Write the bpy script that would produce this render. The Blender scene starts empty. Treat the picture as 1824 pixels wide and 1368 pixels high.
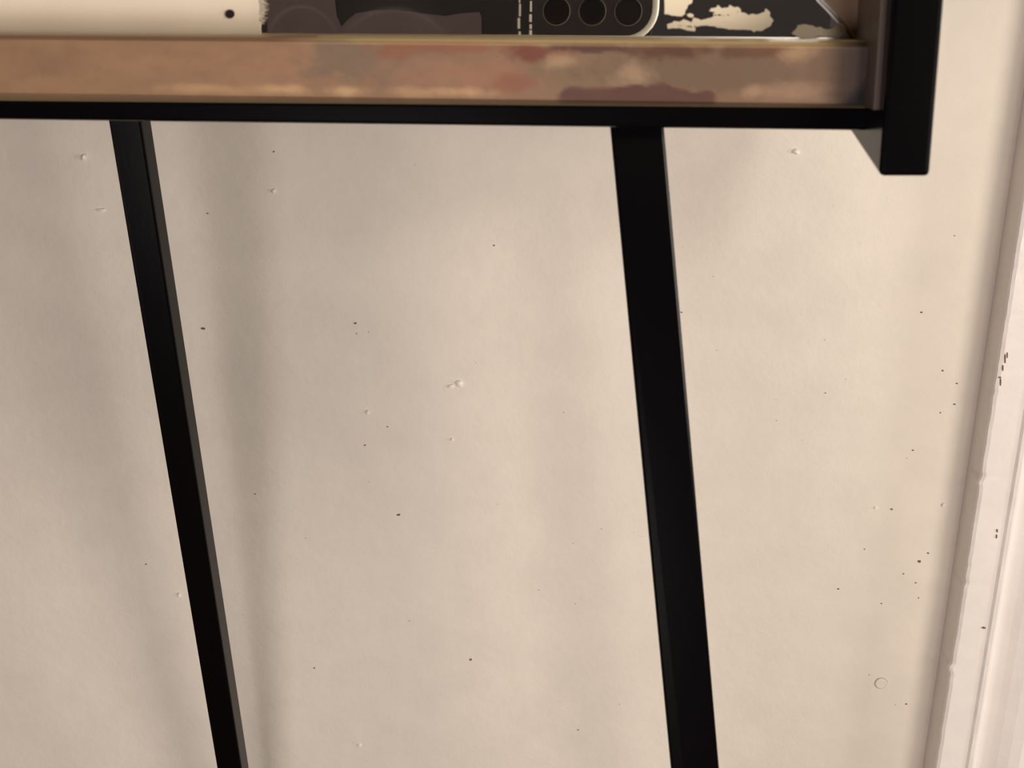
import bpy, bmesh, math, random
from mathutils import Vector, Matrix, noise
random.seed(7)
SC = bpy.context.scene
COL = SC.collection

# ------------------------------------------------------------------ camera
F = 2000.0                                   # focal length in pixels of the 1824 wide frame
W, H = 1824.0, 1368.0
n_ = Vector((143.0, 664.0, F))               # the wall normal seen from the camera (right, up, forward)
a_ = -30.0
v_ = Vector((a_, -(F*F + n_.x*a_)/n_.y, F))  # straight down seen from the camera
nn = n_.normalized(); vn = v_.normalized(); hn = nn.cross(vn).normalized()
if hn.x < 0: hn = -hn
ZC = 0.60                                    # height of the lens above the floor
CAM = Vector((0, 0, ZC))
def to_world(c): return Vector((c.dot(hn), c.dot(nn), -c.dot(vn)))
def at(px, py, d):
    """point of the vertical plane y = d that the photograph shows at this pixel"""
    c = Vector((px - W/2, H/2 - py, F))
    return CAM + to_world(c) * (d / c.dot(nn))
cam = bpy.data.cameras.new('camera'); camo = bpy.data.objects.new('camera', cam); COL.objects.link(camo)
R = to_world(Vector((1,0,0))); U = to_world(Vector((0,1,0))); B = -to_world(Vector((0,0,1)))
camo.matrix_world = Matrix(((R.x,U.x,B.x,CAM.x),(R.y,U.y,B.y,CAM.y),(R.z,U.z,B.z,CAM.z),(0,0,0,1)))
cam.sensor_width = 36; cam.lens = 36*F/W; cam.clip_start = 0.002; cam.clip_end = 50
cam.dof.use_dof = True; cam.dof.focus_distance = 0.30; cam.dof.aperture_fstop = 34
SC.camera = camo

# ------------------------------------------------------------------ world, lights, exposure
wd = bpy.data.worlds.new('dim_room'); SC.world = wd; wd.use_nodes = True
wd.node_tree.nodes['Background'].inputs[0].default_value = (1.0, .86, .78, 1)
wd.node_tree.nodes['Background'].inputs[1].default_value = 0.032
def area(name, loc, target, size, energy, col):
    l = bpy.data.lights.new(name, 'AREA'); l.energy = energy; l.color = col; l.shape = 'DISK'; l.size = size
    o = bpy.data.objects.new(name, l); COL.objects.link(o); o.location = loc
    o.rotation_euler = (Vector(target) - Vector(loc)).to_track_quat('-Z', 'Y').to_euler()
    return o
area('warm_lamp', (0.29, -0.09, 0.575), (0, .30, .50), 0.19, 1.15, (1.0, .895, .78))
area('front_fill', (0.31, -1.25, 1.10), (0, .30, .50), 0.30, 4.5, (1.0, .905, .825))  # added fill from the front, brightens the patches and paper on the mirror
area('soft_fill', (-0.20, -0.62, 0.24), (-.02, .30, .52), 0.42, 3.0, (1.0, .915, .875))
area('window_glow', (0.95, -0.03, 0.55), (0, .30, .52), 0.20, 3.0, (1.0, .97, .95))
vs = SC.view_settings
vs.view_transform = 'Standard'; vs.look = 'None'; vs.exposure = 0.02; vs.gamma = 1.0; vs.use_curve_mapping = False

# ------------------------------------------------------------------ helpers
def srgb(r, g, b):
    f = lambda c: (c/255/12.92) if c/255 <= .04045 else ((c/255+.055)/1.055)**2.4
    return (f(r), f(g), f(b), 1)
def mat(name, col, rough=.5, metal=0, spec=.5, bump=None):
    m = bpy.data.materials.new(name); m.use_nodes = True
    nt = m.node_tree; p = nt.nodes['Principled BSDF']
    p.inputs['Base Color'].default_value = col; p.inputs['Roughness'].default_value = rough
    p.inputs['Metallic'].default_value = metal; p.inputs['Specular IOR Level'].default_value = spec
    tc = nt.nodes.new('ShaderNodeTexCoord')
    nz = nt.nodes.new('ShaderNodeTexNoise'); nz.inputs['Scale'].default_value = 90; nz.inputs['Detail'].default_value = 3
    nt.links.new(tc.outputs['Object'], nz.inputs['Vector'])
    mx = nt.nodes.new('ShaderNodeMix'); mx.data_type = 'RGBA'
    mx.inputs['A'].default_value = tuple(c*.93 for c in col[:3]) + (1,)
    mx.inputs['B'].default_value = tuple(min(1, c*1.07) for c in col[:3]) + (1,)
    nt.links.new(nz.outputs['Fac'], mx.inputs['Factor'])
    nt.links.new(mx.outputs['Result'], p.inputs['Base Color'])
    if bump:
        prev = None
        for sc, dist, st, det in bump:
            b = nt.nodes.new('ShaderNodeTexNoise'); b.inputs['Scale'].default_value = sc; b.inputs['Detail'].default_value = det
            nt.links.new(tc.outputs['Object'], b.inputs['Vector'])
            bp = nt.nodes.new('ShaderNodeBump'); bp.inputs['Distance'].default_value = dist; bp.inputs['Strength'].default_value = st
            nt.links.new(b.outputs['Fac'], bp.inputs['Height'])
            if prev: nt.links.new(prev.outputs['Normal'], bp.inputs['Normal'])
            prev = bp
        nt.links.new(prev.outputs['Normal'], p.inputs['Normal'])
    return m
def link(name, bm, m, parent=None, smooth=False, bevel=0, segs=2):
    bmesh.ops.recalc_face_normals(bm, faces=bm.faces)
    me = bpy.data.meshes.new(name); bm.to_mesh(me); bm.free()
    o = bpy.data.objects.new(name, me); COL.objects.link(o)
    if m: me.materials.append(m)
    if smooth:
        for p in me.polygons: p.use_smooth = True
    if bevel:
        b = o.modifiers.new('bevel', 'BEVEL'); b.width = bevel; b.segments = segs; b.limit_method = 'ANGLE'; b.angle_limit = .5
    if parent: o.parent = parent
    return o
def thing(name, label, cat, loc=(0,0,0)):
    o = bpy.data.objects.new(name, None); COL.objects.link(o); o.location = loc
    o.empty_display_size = .02
    o['label'] = label; o['category'] = cat
    return o
def under(o, root):                           # parent while keeping world coordinates
    o.parent = root; o.matrix_parent_inverse = Matrix.Translation(-Vector(root.location))
def box_bm(lo, hi, bm=None):
    bm = bm or bmesh.new()
    vs = [bm.verts.new((x, y, z)) for x in (lo[0], hi[0]) for y in (lo[1], hi[1]) for z in (lo[2], hi[2])]
    for f in ((0,1,3,2),(4,6,7,5),(0,4,5,1),(2,3,7,6),(0,2,6,4),(1,5,7,3)):
        bm.faces.new([vs[i] for i in f])
    return bm
def hexa_bm(front, back, bm=None):            # two quads of world points
    bm = bm or bmesh.new()
    a = [bm.verts.new(p) for p in front]; b = [bm.verts.new(p) for p in back]
    k = len(a)
    bm.faces.new(a); bm.faces.new(b[::-1])
    for i in range(k): bm.faces.new((a[i], b[i], b[(i+1) % k], a[(i+1) % k]))
    return bm
def loft_bm(rings, caps=True):
    bm = bmesh.new(); rv = [[bm.verts.new(p) for p in r] for r in rings]
    k = len(rings[0])
    for r0, r1 in zip(rv, rv[1:]):
        for i in range(k): bm.faces.new((r0[i], r0[(i+1) % k], r1[(i+1) % k], r1[i]))
    if caps: bm.faces.new(rv[0]); bm.faces.new(rv[-1][::-1])
    return bm
def slab_bm(pts, thick, bm=None):             # flat outline lying against a plane, thick towards the room
    return hexa_bm([p - Vector((0, thick, 0)) for p in pts], pts, bm)

# ------------------------------------------------------------------ depths (metres in front of the lens)
S = 1.25
D_WALL = .245*S; D_GLASS = .165*S; D_STRIP = .155*S; D_RAIL = .1575*S; D_POST = .147*S
D_RAILBACK = .212*S

# ------------------------------------------------------------------ materials
M_wall = mat('wall_paint', srgb(226, 216, 203), .55, 0, .35, [(330, .00022, .6, 3), (1100, .00006, .5, 2), (22, .0012, .2, 2)])
M_trim = mat('trim_gloss_paint', srgb(228, 220, 213), .35, 0, .4, [(60, .0008, .35, 3), (500, .00015, .5, 2)])
M_floor = mat('floor_boards', srgb(92, 66, 46), .45)
M_steel = mat('black_satin_steel', (.0022, .0016, .0022, 1), .19, 0, .11, [(700, .00005, .15, 2)])
M_cream = mat('old_cream_paint', srgb(244, 230, 204), .7, 0, .2)
M_paper = mat('cream_paper', srgb(250, 234, 214), .8, 0, .2)
M_fluff = mat('torn_paper_fibre', srgb(240, 230, 214), .9, 0, .1)
M_dark = mat('dark_speck', srgb(112, 88, 66), .8)
M_hole = mat('screw_hole', srgb(28, 16, 22), .8)
M_blob = mat('paint_blob_white', srgb(236, 228, 218), .4)

# ------------------------------------------------------------------ setting
floor = link('floor', box_bm((-1.5, -2.5, -.05), (1.5, D_WALL + .1, 0)), M_floor); floor['kind'] = 'structure'
wall = link('wall_back', box_bm((-1.5, D_WALL, 0), (1.5, D_WALL + .1, 2.4)), M_wall); wall['kind'] = 'structure'
base = link('baseboard_back', box_bm((-1.5, D_WALL - .012, 0), (.085, D_WALL, .09)), M_trim, bevel=.003); base['kind'] = 'structure'

# door casing: moulded profile run up the wall, edge slightly ragged with old paint
j0 = at(1808, 262, D_WALL); j1 = at(1643, 1368, D_WALL)
def casing_x(z):
    t = (z - j1.z)/(j0.z - j1.z)
    t = max(-3, min(4, t)); return j1.x + (j0.x - j1.x)*t
mm = .001
prof = [(0,0),(0,9.8),(.35,10.5),(1.2,10.9),(8.6,10.9),(9.3,11.5),(10.3,11.6),(11.0,11.0),(11.4,9.6),(12.6,8.6),(14.2,8.5),
        (16,9.2),(18,10.2),(21,11.2),(24,11.7),(27,11.3),(29,10.2),(30,9.4),(33,9.2),(46,10.4),(60,11.8),(66,12.2),(68,11.6),(68.6,0)]
rings = []
z = 0.0
chips = [(848, .55), (862, -.5), (1040, .4), (1190, -.8), (1196, -.5), (1010, .2), (700, .2), (560, .15)]
chip_z = [(at(1745 - (py-850)*.14, py, D_WALL-.011).z, s) for py, s in chips]
while z < 2.1:
    fine = .30 < z < .75
    ring = []
    for i, (u, t) in enumerate(prof):
        du = 0; dt = 0
        if fine and 1 <= i <= 3:
            du = .16*noise.noise(Vector((z*160, 3.1, 0))) + (.10)*noise.noise(Vector((z*520, 9.1, 0)))
            dt = .10*noise.noise(Vector((z*300, 7.7, i*.3)))
            for cz, s in chip_z:
                g = .7*math.exp(-((z - cz)/.0009)**2); du += s*g; dt -= abs(s)*.3*g if s > 0 else 0
        if fine and i in (5, 6): dt += .12*noise.noise(Vector((z*200, 1.7, i)))
        ring.append((casing_x(z) + (u + du)*mm, D_WALL - max(0, t + dt)*mm + (0.0 if t else .0005), z))
    rings.append(ring)
    z += .0006 if fine else .03
casing = link('trim_1', loft_bm(rings), M_trim); casing['kind'] = 'structure'
for p in casing.data.polygons: p.use_smooth = False
dx = .20
door = link('door_1', box_bm((.18, D_WALL - .004, .0), (.95, D_WALL, 2.05)), M_trim); door['kind'] = 'structure'

# small marks on the wall: blobs of paint, a painted-over nail head, dark chips
def blob_bm(px, py, rx, ry, h, seed, d=D_WALL, segs=9):
    bm = bmesh.new(); rnd = random.Random(seed)
    out = []; mid = []
    for i in range(segs):
        a = 2*math.pi*i/segs; k = .75 + .5*rnd.random()
        out.append(bm.verts.new(at(px + rx*k*math.cos(a), py + ry*k*math.sin(a), d + .00005)))
        mid.append(bm.verts.new(at(px + rx*k*.6*math.cos(a), py + ry*k*.6*math.sin(a), d - h*(.7+.5*rnd.random()))))
    for i in range(segs):
        j = (i+1) % segs; bm.faces.new((out[i], out[j], mid[j], mid[i]))
    bm.faces.new(mid)
    return bm
for i, (px, py, rx, ry, h) in enumerate([(148,280,4,6,.0009),(180,374,11,3,.0005),(487,340,4,4,.0006),(818,684,8,7,.0007),(803,688,7,4,.0005),
        (1418,270,7,6,.0007),(805,783,4,3,.0004),(318,1060,4,5,.0006),(655,734,4,5,.0005),(640,1328,5,4,.0004),(1560,905,5,3,.0004),(1680,900,4,5,.0006)]):
    o = link('paint_blob', blob_bm(px, py, rx, ry, h, i), M_blob, smooth=True); under(o, wall)
# nail head
bm = bmesh.new(); c = at(1569, 1217, D_WALL); r = .0015
ringsn = []
for rr, hh in ((1.35, .0), (1.15, .35), (1.0, .55), (.8, .45), (.55, .42), (0.05, .42)):
    ringsn.append([(c.x + r*rr*math.cos(k*math.pi/9), D_WALL - hh*.001 + .00002, c.z + r*rr*math.sin(k*math.pi/9)) for k in range(18)])
o = link('nail_head', loft_bm(ringsn), M_wall, smooth=True); under(o, wall)
sp = bmesh.new(); rnd = random.Random(3)
specks = [(633,576,3.5),(635,594,2),(488,270,3),(362,585,5),(880,437,3),(710,917,4),(838,1175,3.5),(650,793,2.5),(455,880,2),(1214,556,2.5),(370,380,2.5),
          (1637,1000,5),(1641,556,3),(1679,660,3),(1675,735,2.5),(1704,683,2.5),(1700,720,3),(1588,907,3),(1653,985,3),(1570,1075,2.5),(1626,802,2.5),
          (1609,1022,2),(1631,1038,2),(1636,1065,2),(1614,1254,2.5),(1493,1049,2.5),(1540,978,2),(1700,420,2),(1470,700,2),(1030,1300,2),(260,1005,2),(690,760,2),(560,1190,2.5)]
for _ in range(40): specks.append((rnd.uniform(350, 1640), rnd.uniform(260, 1360), rnd.uniform(.6, 1.1)))
for px, py, r0 in specks:
    k = 6; a0 = rnd.random()*6
    pts = [at(px + r0*(.35+.5*rnd.random())*math.cos(a0+i*2*math.pi/k)*1.2, py + r0*(.3+.35*rnd.random())*math.sin(a0+i*2*math.pi/k), D_WALL - .00003) for i in range(k)]
    slab_bm(pts, .00012, sp)
o = link('wall_speck', sp, M_dark); under(o, wall); o['kind'] = 'stuff'
# dark scuffs where paint is worn off the casing edge
sc = bmesh.new()
for px, py, rx, ry in [(1790,640,1.5,9),(1786,655,1.4,6),(1782,680,1.4,7),(1781,672,2.5,1.5),(1794,632,1,6),(1752,1118,4,1.6),(1775,955,1.4,4),(1776,945,1.4,3)]:
    pts = [at(px + rx*math.cos(i*math.pi/4)*(.7+.5*rnd.random()), py + ry*math.sin(i*math.pi/4)*(.7+.5*rnd.random()), D_WALL - .0109) for i in range(8)]
    slab_bm(pts, .00025, sc)
o = link('scuff_mark', sc, M_dark); under(o, casing); o['kind'] = 'stuff'

# ------------------------------------------------------------------ the mirror on its steel stand
rail_xl, rail_xr = -420, 1612
root = thing('mirror_stand', 'black steel stand with a worn wooden rail holding an old peeling mirror', 'mirror', (0, D_RAIL, 0))

def line(px, p0, p1):
    (x0, y0), (x1, y1) = p0, p1
    return y0 + (y1-y0)*(px-x0)/(x1-x0)
# --- wooden rail: ledge on top painted pale as lit, worn brown front, bevel below
top_e = ((0, 63), (1530, 76)); bot_e = ((0, 165), (1530, 185)); bev_e = ((0, 180), (1530, 193))
NX = 420
fy = [0, .035, .07] + [.07 + .93*i/22 for i in range(1, 23)]
def blob(x, y, cx, cy, rx, ry, soft=.35):
    """soft-edged ellipse with a ragged outline"""
    wob = .5*noise.noise(Vector((x*.035, y*.05, cx*.01))) + .25*noise.noise(Vector((x*.11, y*.13, cx*.02)))
    d = math.hypot((x-cx)/rx, (y-cy)/ry) + wob
    return max(0, min(1, (1 + soft - d)/(2*soft)))
def strip_colour(x, y):                      # x in photo pixels along the rail, y 0..110 down the face
    k_ = max(0, min(1, (x-300)/900)); c = [166-38*k_, 128-30*k_, 95-20*k_]
    def mix(col, f):
        for k in range(3): c[k] += (col[k]-c[k])*f
    mix((126, 98, 78), .35*(.5+noise.noise(Vector((x*.006, y*.02, 4)))))
    mix((166, 124, 92), .5*blob(x, y, 470, 45, 130, 50, .5))
    mix((128, 106, 86), .9*blob(x, y, 650, 40, 105, 42, .22))
    mix((146, 88, 58), .6*blob(x, y, 700, 22, 42, 16))
    mix((140, 88, 62), .7*blob(x, y, 800, 14, 90, 12))
    mix((160, 116, 90), .6*blob(x, y, 760, 65, 90, 28, .5))
    mix((158, 112, 88), .6*blob(x, y, 880, 70, 70, 30, .5))
    mix((112, 60, 46), .9*blob(x, y, 950, 24, 52, 16))
    mix((140, 82, 60), .6*blob(x, y, 915, 76, 34, 16))
    mix((126, 101, 76), .9*blob(x, y, 1080, 55, 115, 34, .2))
    mix((110, 88, 68), .9*blob(x, y, 1260, 55, 190, 34, .3))
    mix((172, 142, 112), .7*blob(x, y, 1130, 62, 30, 22, .5))
    mix((176, 146, 112), .7*blob(x, y, 1000, 38, 26, 14, .5))
    mix((84, 54, 44), .97*blob(x, y, 1055, 13, 68, 9))
    mix((88, 54, 38), .97*blob(x, y, 1195, 18, 62, 16))
    mix((92, 62, 42), .9*blob(x, y, 1310, 16, 26, 15))
    mix((98, 64, 42), .9*blob(x, y, 1365, 15, 38, 14))
    mix((186, 152, 112), .55*blob(x, y, 1425, 20, 32, 12, .5))
    mix((168, 136, 108), .6*blob(x, y, 1440, 86, 80, 14, .6))
    mix((186, 148, 116), .5*blob(x, y, 1345, 88, 16, 10, .6))
    # scalloped dark red band along the lower edge
    if 990 < x < 1285:
        t = 86 + 6*noise.noise(Vector((x*.035, 2, 0))) - (9*math.exp(-((x-1160)/34)**2)) - 5*abs(math.sin((x-990)/26)) + 22*math.exp(-(x-985)/16) + 16*math.exp(-(1285-x)/22)
        mix((88, 54, 46), .97*max(0, min(1, (y - t)/4))*min(1, (x-990)/14)*min(1, (1285-x)/10))
    # pale worn spots just above the lower edge
    for cx, rx, s in ((330, 45, .5), (385, 30, .4), (505, 38, .75), (610, 34, .8), (735, 50, .5), (830, 42, .7), (440, 30, .35)):
        mix((208, 168, 124), s*blob(x, y, cx, 96, rx, 8, .6))
    mix((134, 100, 72), .45*max(0, min(1, (12-y)/10))*(1 if x < 520 else .2))
    mix((120, 90, 72), .30*max(0, noise.noise(Vector((x*.02, y*.05, 8)))))
    mix((226, 196, 138), .85*max(0, min(1, (x-480)/160))*max(0, min(1, (10-y)/5)))      # lit upper arris painted in as a pale highlight
    f_ = max(0, min(1, (x - 1462 + 18*noise.noise(Vector((y*.06, 1, 5))))/75)); mix((70, 56, 52), .85*f_*f_*(3-2*f_))   # shade beside the post painted in as a dark ramp
    f_ = max(0, min(1, (x + .9*y - 1600)/30)); mix((16, 12, 14), f_)  # black paint run over from the post
    return c
bm = bmesh.new(); cl = bm.loops.layers.float_color.new('worn'); cols = {}  # colour layer: real wear plus painted highlight and shade
grid = []
for ix in range(NX+1):
    px = rail_xl + (rail_xr-rail_xl)*ix/NX
    yt, yb, ye = (line(px, *e) for e in (top_e, bot_e, bev_e))
    colv = []
    f0 = at(px, yt, D_STRIP)
    def add(co, rgb):
        v = bm.verts.new(co); cols[v] = srgb(*rgb); colv.append(v)
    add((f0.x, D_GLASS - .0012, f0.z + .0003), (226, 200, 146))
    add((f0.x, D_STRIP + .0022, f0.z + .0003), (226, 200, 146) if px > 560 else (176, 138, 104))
    for t in fy:
        y = yt + (yb-yt)*t; inset = .0009*max(0, 1 - t/.07)
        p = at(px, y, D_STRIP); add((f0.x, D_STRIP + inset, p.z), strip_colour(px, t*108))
    e = at(px, ye, D_STRIP + .0035); add((f0.x, D_STRIP + .0035, e.z), (136, 120, 94))
    add((f0.x, D_GLASS - .0012, e.z), (90, 70, 52))
    grid.append(colv)
k = len(grid[0])
for c0, c1 in zip(grid, grid[1:]):
    for i in range(k): bm.faces.new((c0[i], c0[(i+1) % k], c1[(i+1) % k], c1[i]))
bm.faces.new(grid[0]); bm.faces.new(grid[-1][::-1])
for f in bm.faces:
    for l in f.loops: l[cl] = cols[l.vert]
M_wood = mat('worn_wood', (.3, .2, .12, 1), .42, 0, .4, [(150, .0004, .35, 3)])
nt = M_wood.node_tree; at_n = nt.nodes.new('ShaderNodeAttribute'); at_n.attribute_name = 'worn'  # layer holds real wear plus the painted highlight and shade
for l in list(nt.links):
    if l.to_socket.name == 'Base Color': nt.links.remove(l)
nz2 = nt.nodes.new('ShaderNodeTexNoise'); nz2.inputs['Scale'].default_value = 160; nz2.inputs['Detail'].default_value = 4
hs = nt.nodes.new('ShaderNodeHueSaturation'); mr = nt.nodes.new('ShaderNodeMapRange')
mr.inputs['To Min'].default_value = .86; mr.inputs['To Max'].default_value = 1.14
nt.links.new(nz2.outputs['Fac'], mr.inputs['Value']); nt.links.new(mr.outputs['Result'], hs.inputs['Value'])
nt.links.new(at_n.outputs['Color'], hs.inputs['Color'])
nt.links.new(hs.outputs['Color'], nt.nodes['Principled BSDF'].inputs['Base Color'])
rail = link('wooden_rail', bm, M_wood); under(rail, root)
rail['label'] = 'worn brown wooden rail with flaking dark red paint'

# --- black steel rail under it
def rail_ring(px):
    yt = line(px, *bev_e) - 2; yb = line(px, (0, 213), (1480, 232))
    t = at(px, yt, D_RAIL); b = at(px, yb, D_RAIL)
    return [(t.x, D_RAIL, t.z), (t.x, D_RAILBACK, t.z), (t.x, D_RAILBACK, b.z), (t.x, D_RAIL, b.z)]
r0, r1 = rail_ring(rail_xl), rail_ring(rail_xr)
o = link('steel_rail', loft_bm([r0, r1]), M_steel, bevel=.0006); under(o, root)

# --- right post: deep flat bar, cut off at a slant below
def post(xo):
    tl, tr = at(1590, 0, D_POST), at(1683, 0, D_POST)
    bl, br = at(1567, 316, D_POST), at(1657, 316, D_POST)
    up = 7.0
    TL = tl + (tl-bl)*up; TR = tr + (tr-br)*up
    dback = .19*S
    q = at(1490, 232, .1665*S)                # where the slanted cut meets the rail
    rise = (q.z - bl.z); dz = q.y - bl.y
    zb = bl.z + rise*min(1.0, 1.0)
    off = Vector((xo, 0, 0))
    Y = lambda p, y, z=None: Vector((p.x, y, p.z if z is None else z)) + off
    ring_l = [Y(TL, D_POST), Y(bl, D_POST), Vector((bl.x+(tl.x-bl.x)*rise/(tl.z-bl.z), q.y, zb)) + off, Vector((bl.x+(tl.x-bl.x)*rise/(tl.z-bl.z), dback, zb)) + off, Y(TL, dback)]
    ring_r = [Y(TR, D_POST), Y(br, D_POST), Vector((br.x+(tr.x-br.x)*rise/(tr.z-br.z), q.y, zb)) + off, Vector((br.x+(tr.x-br.x)*rise/(tr.z-br.z), dback, zb)) + off, Y(TR, dback)]
    return loft_bm([ring_l, ring_r]), TL.z, bl
bmP, ztop, pbl = post(0)
o = link('post', bmP, M_steel, bevel=.0008); under(o, root)

M_post_refl = mat('post_reflection_brown', srgb(94, 78, 70), .42, .0, .5, [(120, .0004, .4, 3)])
def post_face_pt(y, z):                          # the inner face of the post at this height
    a, b = at(1590, 0, D_POST), at(1567, 316, D_POST)
    return Vector((b.x + (a.x-b.x)*(z-b.z)/(a.z-b.z), y, z))
zs0, zs1 = at(1560, 190, D_STRIP).z, ztop - .002
fr = [post_face_pt(D_POST + .0035, zs0), post_face_pt(D_GLASS - .0008, zs0), post_face_pt(D_GLASS - .0008, zs1), post_face_pt(D_POST + .0035, zs1)]
o = link('post_reflection', hexa_bm(fr, [p - Vector((.0009, 0, 0)) for p in fr]), M_post_refl); under(o, root)  # added plate, the post's brown reflection put into its colour
o['label'] = 'added plate painted with the brown reflection on the inner side of the black post'
# --- legs
def leg(edges, d0, d1, depth, y0=200, y1=1368):
    (xa0, xa1), (xb0, xb1) = edges
    A0, A1, B0, B1 = at(xa0, y0, d0), at(xa1, y1, d1), at(xb0, y0, d0), at(xb1, y1, d1)
    def ext(P, Q): return P + (Q-P)*(P.z/(P.z-Q.z))
    # square the top to the rail and carry the bar on to the floor at constant width
    A2, B2 = ext(A0, A1), ext(B0, B1)
    back = Vector((0, depth, 0))
    fr = [A0, B0, B2, A2]
    return hexa_bm(fr, [p + back for p in fr])
o = link('leg', leg(((190, 386), (248, 430)), .200*S, .222*S, .0062), M_steel, bevel=.0005); under(o, root)
o = link('leg', leg(((1084.5, 1195), (1180.5, 1281)), .166*S, .155*S, .0090), M_steel, bevel=.0005); under(o, root)

# --- mirror glass
gl, gr = -420, 1580
zb = at(900, 62, D_GLASS).z - .004
g0 = at(gl, 30, D_GLASS).x; g1 = at(1560, 30, .19*S).x
M_mirror = mat('old_mirror', (.88, .85, .81, 1), .03, 1.0, .5)
nt = M_mirror.node_tree; p = nt.nodes['Principled BSDF']
nzs = nt.nodes.new('ShaderNodeTexNoise'); nzs.inputs['Scale'].default_value = 28; nzs.inputs['Detail'].default_value = 4
mpr = nt.nodes.new('ShaderNodeMapRange'); mpr.inputs['From Min'].default_value = .35; mpr.inputs['From Max'].default_value = .75
mpr.inputs['To Min'].default_value = .004; mpr.inputs['To Max'].default_value = .022
nt.links.new(nzs.outputs['Fac'], mpr.inputs['Value']); nt.links.new(mpr.outputs['Result'], p.inputs['Roughness'])
# greasy finger smears on the glass, two arcs
tcm = nt.nodes.new('ShaderNodeTexCoord'); acc = None
for cx, cy, rr, wd_, amt in ((540, 78, 64, 5, .05), (705, 135, 116, 7, .05), (520, 60, 40, 40, .014), (700, 110, 80, 50, .02)):
    cpt = at(cx, cy, D_GLASS)
    vm = nt.nodes.new('ShaderNodeVectorMath'); vm.operation = 'DISTANCE'; vm.inputs[1].default_value = cpt
    nt.links.new(tcm.outputs['Object'], vm.inputs[0])
    sb = nt.nodes.new('ShaderNodeMath'); sb.operation = 'SUBTRACT'; sb.inputs[1].default_value = rr*D_GLASS/n_.length
    ab = nt.nodes.new('ShaderNodeMath'); ab.operation = 'ABSOLUTE'
    m2 = nt.nodes.new('ShaderNodeMapRange'); m2.inputs['From Min'].default_value = 0; m2.inputs['From Max'].default_value = wd_*D_GLASS/n_.length
    m2.inputs['To Min'].default_value = amt; m2.inputs['To Max'].default_value = 0
    nt.links.new(vm.outputs['Value'], sb.inputs[0]); nt.links.new(sb.outputs[0], ab.inputs[0]); nt.links.new(ab.outputs[0], m2.inputs['Value'])
    if acc is None: acc = m2.outputs[0]
    else:
        ad = nt.nodes.new('ShaderNodeMath'); ad.operation = 'ADD'
        nt.links.new(acc, ad.inputs[0]); nt.links.new(m2.outputs[0], ad.inputs[1]); acc = ad.outputs[0]
ad = nt.nodes.new('ShaderNodeMath'); ad.operation = 'ADD'; ad.inputs[1].default_value = .006; nt.links.new(acc, ad.inputs[0])
df = nt.nodes.new('ShaderNodeBsdfDiffuse'); df.inputs['Color'].default_value = srgb(190, 184, 184)
mxs = nt.nodes.new('ShaderNodeMixShader'); nt.links.new(ad.outputs[0], mxs.inputs[0])
nt.links.new(p.outputs[0], mxs.inputs[1]); nt.links.new(df.outputs[0], mxs.inputs[2])
nt.links.new(mxs.outputs[0], nt.nodes['Material Output'].inputs['Surface'])
o = link('mirror_glass', box_bm((g0, D_GLASS, zb), (g1, D_GLASS + .004, zb + .20)), M_mirror); under(o, root)

# --- cream paper stuck over the left of the mirror, torn edge, screw hole
pe = [(463,-30),(461,0),(463,8),(465,14),(463,22),(466,30),(465,40),(464,50),(465,64),(465,100)]
pts = [at(-420, -200, D_GLASS), at(463, -200, D_GLASS)] + [at(x, y, D_GLASS) for x, y in pe] + [at(-420, 92, D_GLASS)]
zlow = zb + .001
pts = [Vector((q.x, q.y, max(q.z, zlow))) for q in pts]
o = link('paper_sheet', slab_bm(pts, .0004), M_paper); under(o, root); o['label'] = 'cream paper sheet with torn right edge'
bm = bmesh.new(); rnd = random.Random(11)
for i in range(46):
    y = rnd.uniform(-10, 42); L = rnd.uniform(4, 11)*(1 - .4*max(0, (y-20)/30)); w = rnd.uniform(1.2, 2.6); s = rnd.uniform(-3, 3)
    a = [at(461, y-w, D_GLASS-.0001), at(461, y+w, D_GLASS-.0001), at(464+L, y+s, D_GLASS-.0001-rnd.uniform(0, .0012))]
    slab_bm(a, .00015, bm)
o = link('torn_fibres', bm, M_fluff); under(o, root); o['kind'] = 'stuff'
bm = bmesh.new(); pts = [at(410 + 8*math.cos(i*math.pi/8), 25 + 8*math.sin(i*math.pi/8), D_GLASS-.0004) for i in range(16)]
o = link('screw', slab_bm(pts, .0003, bm), M_hole); under(o, root)

# --- patches of old cream paint left on the mirror
def jag(pts, k=2, amp=1.1, seed=0):
    r = random.Random(seed); out = []
    for (x0, y0), (x1, y1) in zip(pts, pts[1:] + pts[:1]):
        out.append((x0, y0))
        L = math.hypot(x1-x0, y1-y0); m = min(k, int(L/3))
        for j in range(1, m+1):
            t = j/(m+1); out.append((x0+(x1-x0)*t + r.uniform(-amp, amp)*.5, y0+(y1-y0)*t + r.uniform(-amp, amp)))
    return out
q = 1/7.015
cA = [(165,-150),(540,-150),(515,0),(505,40),(460,60),(450,95),(425,125),(420,170),(385,205),(290,195),(240,190),(165,175)]
cB = [(440,180),(490,165),(530,185),(520,220),(470,215)]
cC = [(195,300),(250,290),(290,262),(350,275),(400,240),(440,255),(500,280),(525,225),(560,230),(640,250),(700,230),(780,205),(775,170),(800,150),(720,138),(750,100),(810,95),(830,62),(880,105),(960,95),(980,62),(1030,90),(1090,90),(1115,110),(1118,150),(1170,165),(1210,190),(1250,175),(1330,180),(1400,155),(1425,140),(1420,115),(1440,112),(1480,150),(1480,205),(1525,260),(1480,330),(1380,385),(1310,380),(1280,400),(1240,375),(1100,372),(970,370),(880,348),(830,350),(790,325),(700,318),(620,320),(570,335),(530,320),(555,370),(540,395),(480,385),(430,372),(365,355),(300,355),(205,360)]
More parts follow.
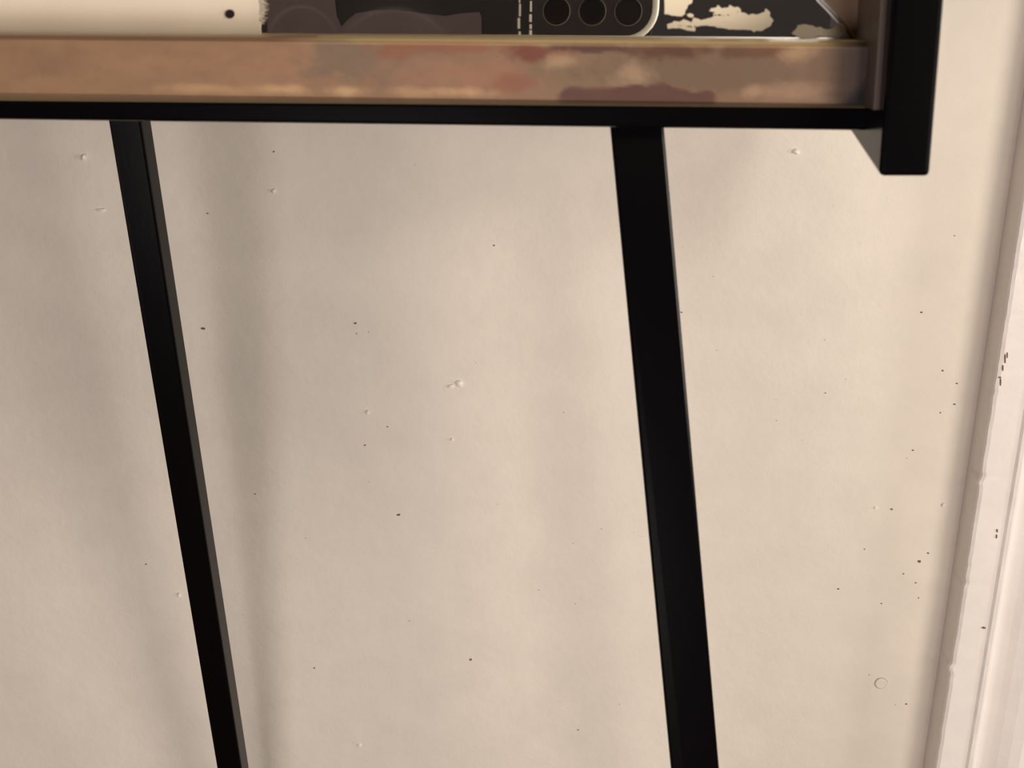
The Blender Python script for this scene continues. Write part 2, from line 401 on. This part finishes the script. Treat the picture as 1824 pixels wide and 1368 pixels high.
cD = [(208,420),(275,350),(290,312),(380,305),(440,318),(490,325),(515,350),(560,335),(600,355),(690,365),(745,348),(790,300),(830,285),(890,340),(880,390),(760,440),(690,462),(620,470),(545,460),(520,440),(540,470),(500,480),(400,492),(330,480),(270,455)]
for i, (cc, ox) in enumerate(((cA, 1160), (cB, 1160), (cC, 1160), (cD, 1380))):
    pp = [(ox + x*q, y*q) for x, y in cc]
    if len(pp) > 6: pp = jag(pp, 2, .9, i)
    pts = [at(x, y, D_GLASS) for x, y in pp]
    o = link('paint_patch', slab_bm(pts, .00035), M_cream); under(o, root)
    if i == 2: # dark nicks showing through the biggest patch
        nb = bmesh.new()
        for x, y, rx, ry in ((800,188,10,12),(850,188,28,10),(905,195,10,4),(960,188,16,6),(1080,152,6,7),(470,330,30,7),(500,340,8,10),(360,322,28,3)):
            slab_bm([at(1160+(x+rx*math.cos(t*math.pi/3))*q, (y+ry*math.sin(t*math.pi/3))*q, D_GLASS-.00036) for t in range(6)], .00005, nb)
        o = link('paint_chip', nb, M_hole); under(o, root); o['kind'] = 'stuff'

# --- wooden corner piece between mirror and post
M_brown = mat('worn_brown_edge', srgb(118, 92, 72), .45, 0, .4)
cp = [(1452,-40),(1460,0),(1478,18),(1500,42),(1514,60),(1520,74),(1600,76),(1600,-40)]
pts = [at(x, y, D_GLASS-.0004) for x, y in cp]
o = link('corner_piece', slab_bm(pts, .003), M_brown, bevel=.0003); under(o, root); o['label'] = 'worn brown corner piece'

# ------------------------------------------------------------------ phone held up to the mirror (seen in the reflection)
M_ph = mat('phone_black_back', (.012, .011, .012, 1), .45, 0, .35)
M_is = mat('phone_camera_plate', (.022, .021, .020, 1), .5, 0, .3)
M_rim = mat('phone_pale_metal_rim', srgb(255, 248, 236), .4, .0, .5)
M_len = mat('phone_lens_glass', (.004, .004, .005, 1), .15, 0, .5)
M_ring = mat('phone_lens_ring', srgb(120, 112, 100), .35, .8)
M_hand_stand_in = mat('phone_hand_stand_in', srgb(104, 92, 94), .8, 0, .2)
px2m = 2*D_GLASS/n_.length
phone = thing('smartphone', 'black smartphone with three lenses and pale rim, reflected in the old mirror', 'phone', (-.04, -.006, ZC + .03))
xr = 119*px2m; zlo = ZC - 54*px2m; xl = xr - .152; zhi = zlo + .072; rad = 60*px2m; YB = -.0022
def rrect(inset, y):
    out = []; r_ = rad - inset
    for (cx, cz, a0) in ((xr-rad, zhi-rad, 0), (xl+rad, zhi-rad, 90), (xl+rad, zlo+rad, 180), (xr-rad, zlo+rad, 270)):
        for k in range(9):
            a = math.radians(a0 + k*90/8); out.append(Vector((cx + r_*math.cos(a), y, cz + r_*math.sin(a))))
    return out
o = link('body', loft_bm([rrect(.0016, YB), rrect(.0016, YB-.0075)]), M_ph); under(o, phone)
rw = 12.5*px2m
o = link('rim', loft_bm([rrect(rw, YB), rrect(rw*.9, YB+.0008), rrect(rw*.5, YB+.0012), rrect(rw*.1, YB+.0008), rrect(0, YB-.001), rrect(.0001, YB-.007), rrect(rw, YB-.0076)], caps=False), M_rim, smooth=True); under(o, phone)
xi = (945-1055)*px2m
o = link('camera_plate', box_bm((xi, YB-.0002, zlo + rw), (xr-rw, YB+.0003, zlo + .022)), M_is, bevel=.0002); under(o, phone)
for i, ex in enumerate((924.5, 945)):  # highlights along the plate edge built as broken pale strips
    bm = bmesh.new(); rnd = random.Random(i+5)
    y = 72
    while y > -60:
        L = rnd.uniform(8, 22); w = rnd.uniform(1.6, 3.4)*(1 if i else .8); x = ex + rnd.uniform(-1, 1)
        X = (x-1055)*px2m; Z = ZC - (y-20)*px2m
        box_bm((X-w*px2m*.8, YB, Z), (X+w*px2m*.8, YB+.0007, Z + L*px2m), bm); y -= L + rnd.uniform(1, 5)
    o = link('plate_edge_glint', bm, M_rim, bevel=.0001); under(o, phone)
for lx in (-64, 0, 64):
    rr = 24*px2m
    R1 = lambda r, y: [Vector((lx*px2m + r*math.cos(k*math.pi/16), y, ZC + r*math.sin(k*math.pi/16))) for k in range(32)]
    o = link('lens_ring', loft_bm([R1(rr*1.05, YB), R1(rr*1.05, YB+.0009), R1(rr*.99, YB+.0010), R1(rr*.95, YB+.0006), R1(rr*.95, YB)], caps=False), M_ring); under(o, phone)
    l = link('lens', loft_bm([R1(rr*.95, YB), R1(rr*.95, YB+.0005), R1(rr*.5, YB+.0005)]), M_len); under(l, phone)
sl = (462-1055)*px2m; sr = (856-1055)*px2m
gp = [(462, 84), (462, -60), (585, -60), (592, 30), (600, 48), (612, 36), (628, 25), (660, 20), (700, 19), (740, 24), (790, 29), (820, 24), (852, 22), (856, 30), (856, 84)]
o = link('hand_stand_in', slab_bm([Vector(((x-1055)*px2m, YB, ZC - (y-20)*px2m)) for x, y in gp], -.0008), M_hand_stand_in, bevel=.0003); under(o, phone)  # made-up pad in place of the dim hand on the phone
